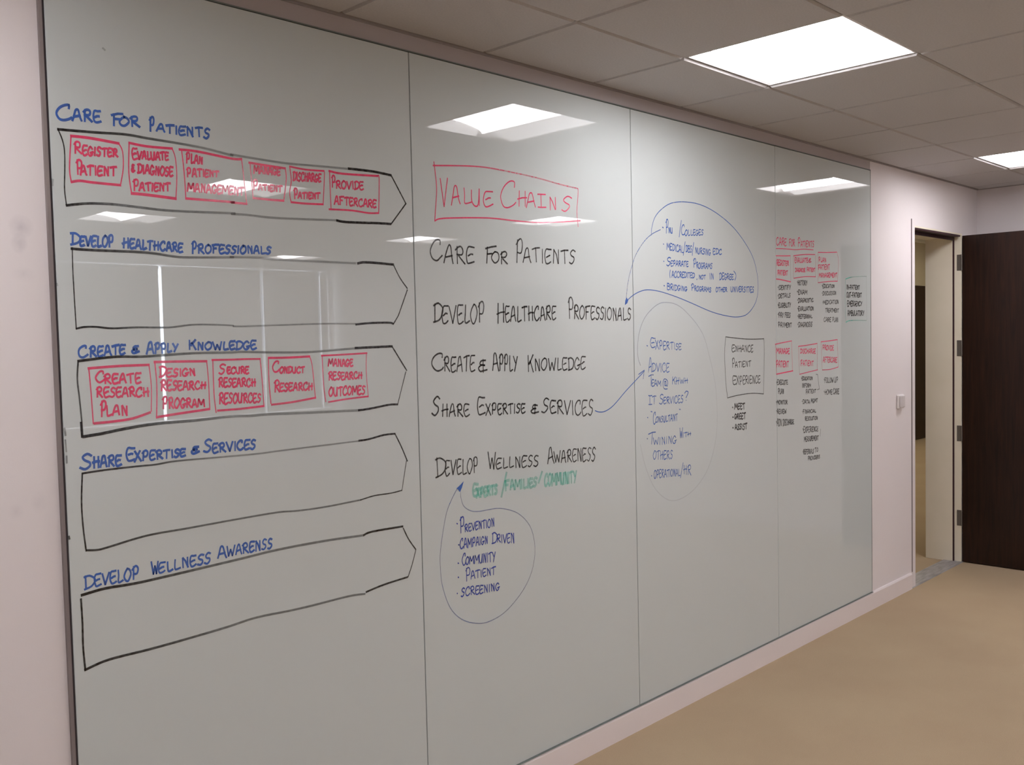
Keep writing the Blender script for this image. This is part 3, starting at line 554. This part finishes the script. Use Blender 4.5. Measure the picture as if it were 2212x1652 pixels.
 [['.',3266,1625,3274,1625,3274,1635,3266,1635],['E',3293,1623,3327,1622,3328,1661,3294,1665],['XPERTISE',3327,1614,3521,1608,3522,1634,3328,1654],['A',3275,1520,3298,1519,3300,1580,3277,1581],['DVICE',3301,1519,3426,1512,3427,1551,3301,1555],['T',3273,1459,3309,1457,3310,1503,3275,1505],['EAM',3296,1458,3364,1453,3364,1476,3297,1487],['@',3377,1441,3414,1439,3415,1486,3378,1488],['KHWH',3446,1456,3568,1457,3568,1479,3447,1491],['i',3273,1380,3297,1378,3298,1416,3273,1417],['T',3297,1380,3326,1379,3327,1412,3298,1414],['S',3350,1376,3380,1376,3381,1417,3351,1420],['ERVICES',3381,1376,3529,1371,3530,1405,3381,1403],['?',3542,1378,3570,1376,3571,1419,3543,1420],['.',3262,1322,3268,1322,3268,1327,3262,1328],['"',3287,1341,3299,1341,3299,1350,3287,1351],['C',3303,1293,3321,1293,3323,1343,3304,1345],['ONSULTANT',3322,1299,3485,1293,3486,1324,3323,1323],['"',3499,1336,3512,1335,3512,1344,3499,1345],['.',3257,1232,3263,1232,3264,1237,3257,1238],['T',3264,1212,3316,1209,3318,1260,3265,1260],['WINING',3300,1205,3474,1195,3475,1230,3301,1235],['W',3500,1214,3521,1213,3522,1259,3501,1259],['ITH',3523,1215,3586,1219,3587,1235,3523,1238],['OTHERS',3299,1141,3442,1129,3443,1166,3300,1179],['.',3283,1069,3291,1068,3291,1076,3283,1077],['OPERATIONAL',3302,1060,3499,1047,3500,1077,3303,1096],['/',3501,1041,3521,1038,3523,1104,3503,1106],['HR',3525,1051,3585,1040,3586,1085,3526,1092]],
 [],None],
[2,'marker_box','black box in the third panel near its right joint','black',3.4,0.9,'b13',None,
 [],
 [[3.5,0.95,0.9,1,[3889,1659,4029,1648,4129,1644,4241,1644]],[2.8,0.85,0.85,1,[4241,1646,4245,1571,4233,1369]],[3.5,0.95,0.85,1,[4233,1369,4123,1379,3991,1377,3899,1370]],[3,0.8,0.85,1,[3889,1659,3878,1582,3885,1447,3899,1370]]],None],
[2,'marker_writing','black handwriting reading ENHANCE PATIENT EXPERIENCE','black',3.6,0.9,None,'b13',
 [['E',3942,1588,3968,1588,3969,1620,3943,1621],['NHANCE',3971,1587,4137,1581,4138,1615,3972,1615],['P',3944,1512,3968,1511,3969,1555,3945,1556],['ATIENT',3969,1511,4116,1511,4116,1539,3970,1537],['E',3945,1429,3979,1429,3980,1469,3946,1471],['XPERIENCE',3981,1427,4203,1426,4203,1461,3981,1470]],
 [],None],
[2,'marker_writing','black bullet list MEET GREET ASSIST under the black box','black',5,0.93,None,None,
 [['.',3940,1316,3948,1315,3948,1326,3940,1326],['MEET',3959,1312,4054,1306,4055,1334,3960,1339],['.',3943,1270,3950,1269,3951,1277,3943,1278],['GREET',3958,1265,4060,1257,4061,1287,3959,1288],['.',3942,1219,3949,1219,3950,1227,3942,1228],['ASSIST',3960,1214,4073,1205,4073,1235,3961,1238]],
 [],None],
[3,'marker_writing','underlined red handwriting CARE FOR PATIENTS at the top of the fourth panel','red',4,0.93,None,None,
 [['CARE',4375,2114,4478,2117,4479,2154,4375,2153],['FOR',4507,2117,4567,2119,4568,2154,4507,2153],['P',4600,2119,4629,2120,4630,2166,4601,2166],['ATIENTS',4631,2120,4779,2125,4779,2158,4632,2150]],
 [[4,0.9,0.9,1,[4371,2098,4468,2101,4574,2102,4662,2109,4771,2111]]],None],
[3,'marker_box','upper left red box in the fourth panel','red',4.4,0.9,'b14',None,
 [],
 [[4.5,0.9,0.9,1,[4370,2061,4467,2065,4520,2068]],[3,0.5,0.5,0,[4370,2061,4371,1942]],[5,0.9,0.9,1,[4371,1944,4409,1943,4521,1934]],[3,0.5,0.5,0,[4520,2068,4521,1934]]],None],
[3,'marker_writing','red handwriting REGISTER PATIENT in the fourth panel','red',4.4,0.9,None,'b14',
 [['REGISTER',4376,2012,4501,2017,4502,2039,4377,2043],['PATIENT',4386,1965,4490,1966,4490,1989,4386,1990]],
 [],None],
[3,'marker_box','upper middle red box in the fourth panel','red',4.4,0.9,'b15',None,
 [],
 [[4.5,0.9,0.9,1,[4552,2069,4662,2081,4790,2087]],[3,0.6,0.6,0,[4798,2084,4796,1968]],[4,0.7,0.9,1,[4554,1953,4675,1965,4796,1968]],[3,0.6,0.6,0,[4552,2069,4550,1953]]],None],
[3,'marker_writing','red handwriting EVALUATE & DIAGNOSE PATIENT in the fourth panel','red',4.4,0.9,None,'b15',
 [['EVALUATE',4566,2035,4709,2041,4710,2064,4566,2061],['&',4717,2041,4747,2042,4748,2064,4717,2062],['DIAGNOSE',4569,1987,4679,1990,4679,2008,4569,2007],['PATIENT',4697,1993,4790,1995,4790,2013,4698,2015]],
 [],None],
[3,'marker_box','upper right red box in the fourth panel, taller than its neighbours','red',4.4,0.9,'b16',None,
 [],
 [[4.5,0.9,0.9,1,[4825,2100,4939,2105,5049,2112]],[3,0.6,0.6,1,[5053,2112,5069,2066,5064,2010,5055,1950]],[4,0.6,0.9,1,[4822,1937,4953,1947,5055,1951]],[3,0.6,0.6,0,[4825,2100,4822,1937]]],None],
[3,'marker_writing','red handwriting PLAN PATIENT MANAGEMENT in the fourth panel','red',4.4,0.9,None,'b16',
 [['PLAN',4832,2049,4918,2051,4919,2073,4832,2075],['PATIENT',4827,2007,4962,2012,4962,2041,4828,2033],['MANAGEMENT',4834,1965,5051,1974,5051,1997,4835,1988]],
 [],None],
[3,'marker_writing','black list under the upper left red box of the fourth panel','black',4,0.93,None,None,
 [['.IDENTIFY',4386,1890,4520,1894,4521,1917,4387,1912],['.DETAILS',4385,1847,4516,1854,4517,1875,4386,1868],['.ELIGIBILITY',4386,1800,4519,1802,4519,1825,4386,1824],['.PAY FEES',4385,1750,4514,1750,4515,1773,4386,1777],['PAYMENT',4388,1700,4528,1699,4528,1720,4388,1726]],
 [],None],
[3,'marker_writing','black list under the upper middle red box of the fourth panel','black',4,0.93,None,None,
 [['.HISTORY',4589,1920,4700,1919,4700,1944,4590,1945],['.EXAM',4588,1871,4699,1872,4700,1894,4589,1894],['.DIAGNOSTIC',4591,1826,4767,1833,4767,1851,4592,1850],['.EVALUATION',4592,1783,4770,1788,4770,1807,4592,1806],['.REFERRAL',4591,1743,4754,1746,4754,1762,4592,1766],['.DIAGNOSIS',4591,1699,4753,1701,4754,1725,4591,1724]],
 [],None],
[3,'marker_writing','black list under the upper right red box of the fourth panel','black',3.6,0.85,None,None,
 [['.EDUCATION',4869,1909,5017,1914,5018,1930,4869,1931],['.DISCUSSION',4868,1869,5037,1876,5038,1895,4869,1890],['.MEDICATION',4871,1821,5066,1826,5066,1847,4872,1841],['TREATMENT',4906,1777,5069,1778,5069,1798,4907,1799],['CARE',4886,1726,4974,1725,4974,1748,4886,1750],['PLAN',4990,1725,5060,1724,5061,1748,4991,1750]],
 [],None],
[3,'marker_box','green box at the right edge of the fourth panel','green',4,0.9,'b17',None,
 [],
 [[4,0.85,0.4,1,[5156,1966,5220,1977,5290,1983,5429,1989]],[2.5,0.35,0.35,0,[5429,1989,5431,1731]],[4,0.9,0.4,1,[5157,1721,5183,1728,5243,1732,5426,1731]],[2.8,0.6,0.6,1,[5156,1966,5150,1842,5157,1721]]],None],
[3,'marker_writing','black handwriting IN-PATIENT to AMBULATORY inside the green box','black',4.4,0.9,None,'b17',
 [['IN-PATIENT',5168,1908,5338,1910,5338,1933,5168,1934],['OUT-PATIENT',5167,1862,5364,1866,5365,1890,5168,1892],['EMERGENCY',5175,1810,5368,1817,5369,1841,5176,1843],['AMBULATORY',5179,1759,5395,1760,5395,1788,5179,1789]],
 [],None],
[3,'marker_box','lower left red box in the fourth panel','red',4.6,0.9,'b18',None,
 [],
 [[4.5,0.9,0.8,1,[4354,1614,4432,1621,4525,1628]],[3,0.8,0.9,0,[4525,1628,4531,1472]],[5.5,0.9,0.98,1,[4364,1462,4447,1467,4536,1472]],[3,0.7,0.8,0,[4359,1614,4364,1462]]],None],
[3,'marker_writing','red handwriting MANAGE PATIENT in the fourth panel','red',4.6,0.9,None,'b18',
 [['MANAGE',4366,1567,4501,1562,4502,1589,4367,1594],['PATIENT',4365,1498,4491,1493,4492,1522,4366,1532]],
 [],None],
[3,'marker_box','lower middle red box in the fourth panel','red',4.2,0.9,'b19',None,
 [],
 [[4.5,0.9,0.8,1,[4597,1598,4694,1602,4809,1609]],[3,0.6,0.6,0,[4809,1609,4807,1465]],[4,0.7,0.8,1,[4608,1451,4701,1458,4812,1466]],[3,0.8,0.6,0,[4597,1598,4608,1451]]],None],
[3,'marker_writing','red handwriting DISCHARGE PATIENT in the fourth panel','red',4.2,0.9,None,'b19',
 [['DISCHARGE',4619,1561,4789,1555,4789,1580,4619,1584],['PATIENT',4623,1494,4764,1490,4764,1515,4623,1525]],
 [],None],
[3,'marker_box','lower right red box in the fourth panel','red',4.2,0.9,'b20',None,
 [],
 [[4.5,0.9,0.9,1,[4853,1617,4947,1620,5050,1625]],[3,0.6,0.6,0,[5050,1625,5058,1472]],[4,0.6,0.8,1,[4865,1463,4965,1463,5058,1472]],[3,0.6,0.6,0,[4853,1617,4865,1463]]],None],
[3,'marker_writing','red handwriting PROVIDE AFTERCARE in the fourth panel','red',4.2,0.9,None,'b20',
 [['PROVIDE',4872,1574,5003,1566,5003,1593,4872,1600],['AFTERCARE',4876,1504,5043,1497,5043,1524,4876,1534]],
 [],None],
[3,'marker_writing','black list under the lower left red box of the fourth panel','black',3.6,0.93,None,None,
 [['.EXECUTE',4363,1407,4481,1405,4481,1426,4364,1433],['PLAN',4380,1360,4439,1357,4439,1381,4380,1388],['.MONITOR',4359,1309,4475,1302,4475,1322,4359,1329],['.REVIEW',4361,1260,4461,1255,4461,1277,4361,1284],['.ADV',4357,1197,4416,1192,4416,1227,4358,1235],['DISCHARGE',4426,1193,4542,1194,4542,1216,4427,1228]],
 [],None],
[3,'marker_writing','long black list with a bracket under the lower middle red box','black',3.6,0.93,None,None,
 [['.EDUCATION',4626,1418,4753,1414,4753,1431,4626,1437],['INFORM',4635,1378,4733,1375,4733,1395,4635,1401],['PATIENT',4676,1342,4790,1344,4790,1361,4676,1368],['.DATA',4633,1293,4717,1288,4718,1307,4633,1316],['MGMT',4732,1289,4809,1291,4809,1310,4732,1314],['.FINANCIAL',4634,1239,4789,1237,4789,1252,4634,1262],['RESOLUTION',4664,1201,4807,1196,4808,1214,4665,1222],['.EXPERIENCE',4638,1137,4811,1133,4812,1156,4639,1171],['MEASUREMENT',4653,1089,4815,1084,4816,1108,4653,1116],['.REFERRALS',4636,1023,4761,1017,4761,1039,4637,1050],['TO',4773,1020,4810,1021,4810,1041,4773,1045],['PROVIDERS',4694,984,4829,982,4829,1000,4694,1006]],
 [[3,0.85,0.85,0,[4792,1443,4811,1440,4829,1361,4805,1358]],[3,0.85,0.85,0,[4841,1142,4835,1101]]],None],
[3,'marker_writing','short black list FOLLOW UP and HOME CARE under the lower right red box','black',3.6,0.93,None,None,
 [['.FOLLOW',4884,1393,4995,1387,4995,1413,4885,1421],['UP',5007,1388,5057,1387,5057,1416,5008,1420],['.HOME',4883,1328,4984,1322,4984,1348,4884,1355],['CARE',4994,1323,5066,1318,5067,1348,4995,1354]],
 [],None],
[0,'marker_smear','small dark scuffs along the left edge of the first panel','black',5,0.93,None,None,
 [],
 [[6,0.35,0.4,0,[875,1483,877,1465]],[5,0.5,0.3,0,[876,1454,877,1425]],[6,0.45,0.4,0,[877,1414,877,1397]],[6,0.7,0.7,0,[874,1216,875,1209]],[9,0.35,0.3,0,[873,2086,872,2073]],[5,0.35,0.35,0,[1009,2426,1014,2422]],[5,0.35,0.35,0,[873,1836,874,1831]]],None],
]

keys = {}
COLN = dict(black='black', blue='blue', navy='dark blue', red='red', green='green')
def clusters(words):
    """neighbouring pieces of one word, with its bullet, belong together"""
    out = []; force = False
    for wd in words:
        if out:
            p = out[-1][-1]; h = abs(wd[8]-wd[2]); gap = wd[1]-p[3]; dz = abs((wd[2]+wd[8])/2-(p[4]+p[6])/2)
            if force or (gap < .33*h and gap > -.8*h and dz < .6*h): out[-1].append(wd); force = wd[0] == '.'; continue
        out.append([wd]); force = wd[0] == '.'
    return out
def ink_part(ik, name, label, colr, par_o, pan, top):
    me = bpy.data.meshes.new(name); me.from_pydata(ik.v, [], ik.f); me.materials.append(INKM[colr])
    at = me.attributes.new('ink', 'FLOAT', 'POINT'); at.data.foreach_set('value', [min(1, a) for a in ik.a]); me.update()
    o = link(name, me, par_o, (0, 0, 0), label=label)
    if top: o.location = (-PX[pan], 0, -PZ0)
    return o
for n_, (pan, name, label, colr, pen, alpha, key, par, words, lines, fill) in enumerate(INK):
    par_o = keys[par] if par else panels[pan]; y0 = PY-.0004-.00012*(n_ % 3)
    for cl_ in clusters(words):
        ik = Ink(y0)
        for wd in cl_: ik.word(wd, pen, alpha)
        t = ''.join(wd[0].replace('i', 'I') for wd in cl_).replace('.', '').strip()
        ink_part(ik, 'marker_writing', '%s handwritten word %s' % (COLN[colr], t) if len(t) > 1 else '%s handwritten sign' % COLN[colr], colr, par_o, pan, not par)
    if lines:
        ik = Ink(y0)
        for p_, a0, a1, sm, pts in lines:
            q = [(pts[2*i], pts[2*i+1]) for i in range(len(pts)//2)]; Ls = [0]
            for i in range(1, len(q)): Ls.append(Ls[-1]+math.hypot(q[i][0]-q[i-1][0], q[i][1]-q[i-1][1]))
            q = [(x, z, a0+(a1*(.84 if a1 < a0-.2 else 1)-a0)*min(1, 2.2*l/(Ls[-1] or 1))) for (x, z), l in zip(q, Ls)]      # the pen runs dry along the stroke
            ik.ribbon(smooth(q, 4) if sm else q, p_)
        if fill: ik.poly([(fill[2*i], fill[2*i+1]) for i in range(len(fill)//2)], .95)
        o = ink_part(ik, name if name != 'marker_writing' else 'marker_line', label if name != 'marker_writing' else COLN[colr]+' hand drawn line beside the writing', colr, par_o, pan, not par)
        if key: keys[key] = o

d3 = struct('door_3', B(XR-.020, XR-.0005, -4.98, -4.06, .004, 2.21, bev=.002), M['veneer'])
MB().cyl((XR-.06, -4.16, 1.02), (XR-.06, -4.28, 1.02), .009).cyl((XR-.06, -4.16, 1.02), (XR-.02, -4.16, 1.02), .010).build('door_handle', M['steel'], d3)

# ------------------------------------------------------------------ light switch
root = bpy.data.objects.new('light_switch', None); col.objects.link(root); root.location = (5.915, 0, 1.222)
root['label'] = 'small white light switch on the wall between whiteboard and doorway'; root['category'] = 'light switch'
B(-.043, .043, -.016, -.0005, -.043, .043, bev=.003).build('back_plate', M['plastic'], root)
B(-.036, .036, -.024, -.016, -.036, .036, bev=.003).build('rocker', M['rocker'], root)

# ------------------------------------------------------------------ door frame, leaf
fr = MB()
fr.box(DX1+.0, DX1+.0118, .0005, .047, 0, DZ)
fr.box(DX1-.014, DX1+.0118, .056, WT+.004, 0, DZ)
fr.box(DX0, DX1+.0118, .0005, .047, DZ, DZ+.0098)
fr.box(DX0, DX1-.014, .056, WT+.004, DZ-.014, DZ+.0098)
df = struct('trim_3', fr, M['frame'])
struct('trim_6', B(DX0-.0499, DX0, -.003, WT+.004, 0, DZ+.0098), M['wall'])
se = MB(); se.box(DX1-.012, DX1+.0115, .047, .0558, 0, DZ); se.box(DX0, DX1-.012, .047, .0558, DZ-.034, DZ+.02)
o = se.build('seal', M['seal'], df); o['label'] = 'dark brown seal'
hd = B(DX0+.001, DX1-.02, .0012, .0465, DZ-.012, DZ-.0005); o = hd.build('head_rail', M['seal'], df); o['label'] = 'dark brown head strip'
ar = B(6.108, 6.1145, -.0045, -.0002, .103, 2.375).build('shadow_groove', M['alu'], df); ar['label'] = 'grey groove beside the doorway'
ba = []
leaf = struct('door_1', B(DX1+.003, DX1+.047, -.905, -.006, .006, DZ-.004, bev=.001), M['veneer'])
leaf['label'] = 'open dark brown veneered door at the right edge'
hm = B(-.0012, .0005, 0, .034, 0, .112)
hme = None
for z in (.262, .868, 1.474, 2.078):
    mb = MB(); mb.box(DX1-.0012, DX1+.0002, .0006, .030, z, z+.112); mb.cyl((DX1-.001, -.002, z), (DX1-.001, -.002, z+.112), .0045)
    mb.build('hinge', M['steel'], leaf)
hl = MB(); hl.cyl((DX1-.045, -.845, 1.02), (DX1+.003, -.845, 1.02), .010); hl.cyl((DX1-.045, -.845, 1.02), (DX1-.045, -.72, 1.02), .009); hl.cyl((DX1-.004, -.845, 1.02), (DX1+.003, -.845, 1.02), .026, 20)
hl.build('door_handle', M['steel'], leaf)
th = MB().prism([(-.012, .0005), (.0, .004), (.118, .004), (.124, .0005)], x0=DX0-.07, x1=DX1+.03)
th = struct('trim_4', th, M['thr']); th['label'] = 'worn grey metal threshold strip'

# ------------------------------------------------------------------ corridor beyond the doorway
struct('wall_corridor', B(6.9, 16.2, 3.2, 3.4, 0, 3.06).box(16.2, 16.4, WT, 3.4, 0, 3.06).box(4.0, 4.2, WT, 3.4, 0, 3.06).box(4.2, 6.9, 3.2, 3.4, 0, 3.06), M['cwall'])
struct('trim_5', B(4.2, 16.2, 3.17, 3.199, 2.955, 3.03), M['frame'])
struct('ceiling_corridor', B(4.0, 16.4, WT, 3.4, 3.06, 3.12), M['hdark'])
d2 = struct('door_2', B(13.75, 14.68, 3.15, 3.195, .004, 2.31, bev=.002).box(14.69, 15.62, 3.15, 3.195, .004, 2.31, bev=.002), M['veneer'])
MB().cyl((14.60, 3.10, .95), (14.60, 3.10, 1.25), .011).build('pull_handle', M['steel'], d2)
cl = bpy.data.objects.new('added_corridor_light', None); col.objects.link(cl); cl.location = (8.3, 1.7, 3.06)  # unseen lights added to brighten the corridor
cl['label'] = 'unseen warm light added to the corridor, hidden behind the doorway'; cl['category'] = 'ceiling light'; cl['group'] = 'added corridor lights'
B(-.31, .31, -.31, .31, -.03, -.001).build('frame', M['white'], cl)
B(-.28, .28, -.28, .28, -.034, -.0305).build('diffuser', M['cdiff'], cl)
for x, lab in ((11.3, 'unseen warm light added halfway down the corridor, hidden behind the doorway'), (14.2, 'unseen warm light added in front of the dark corridor doors')): clone(cl, lab).location = (x, 1.7, 3.06)
cl['label'] = 'unseen warm light added to the corridor just outside the doorway'
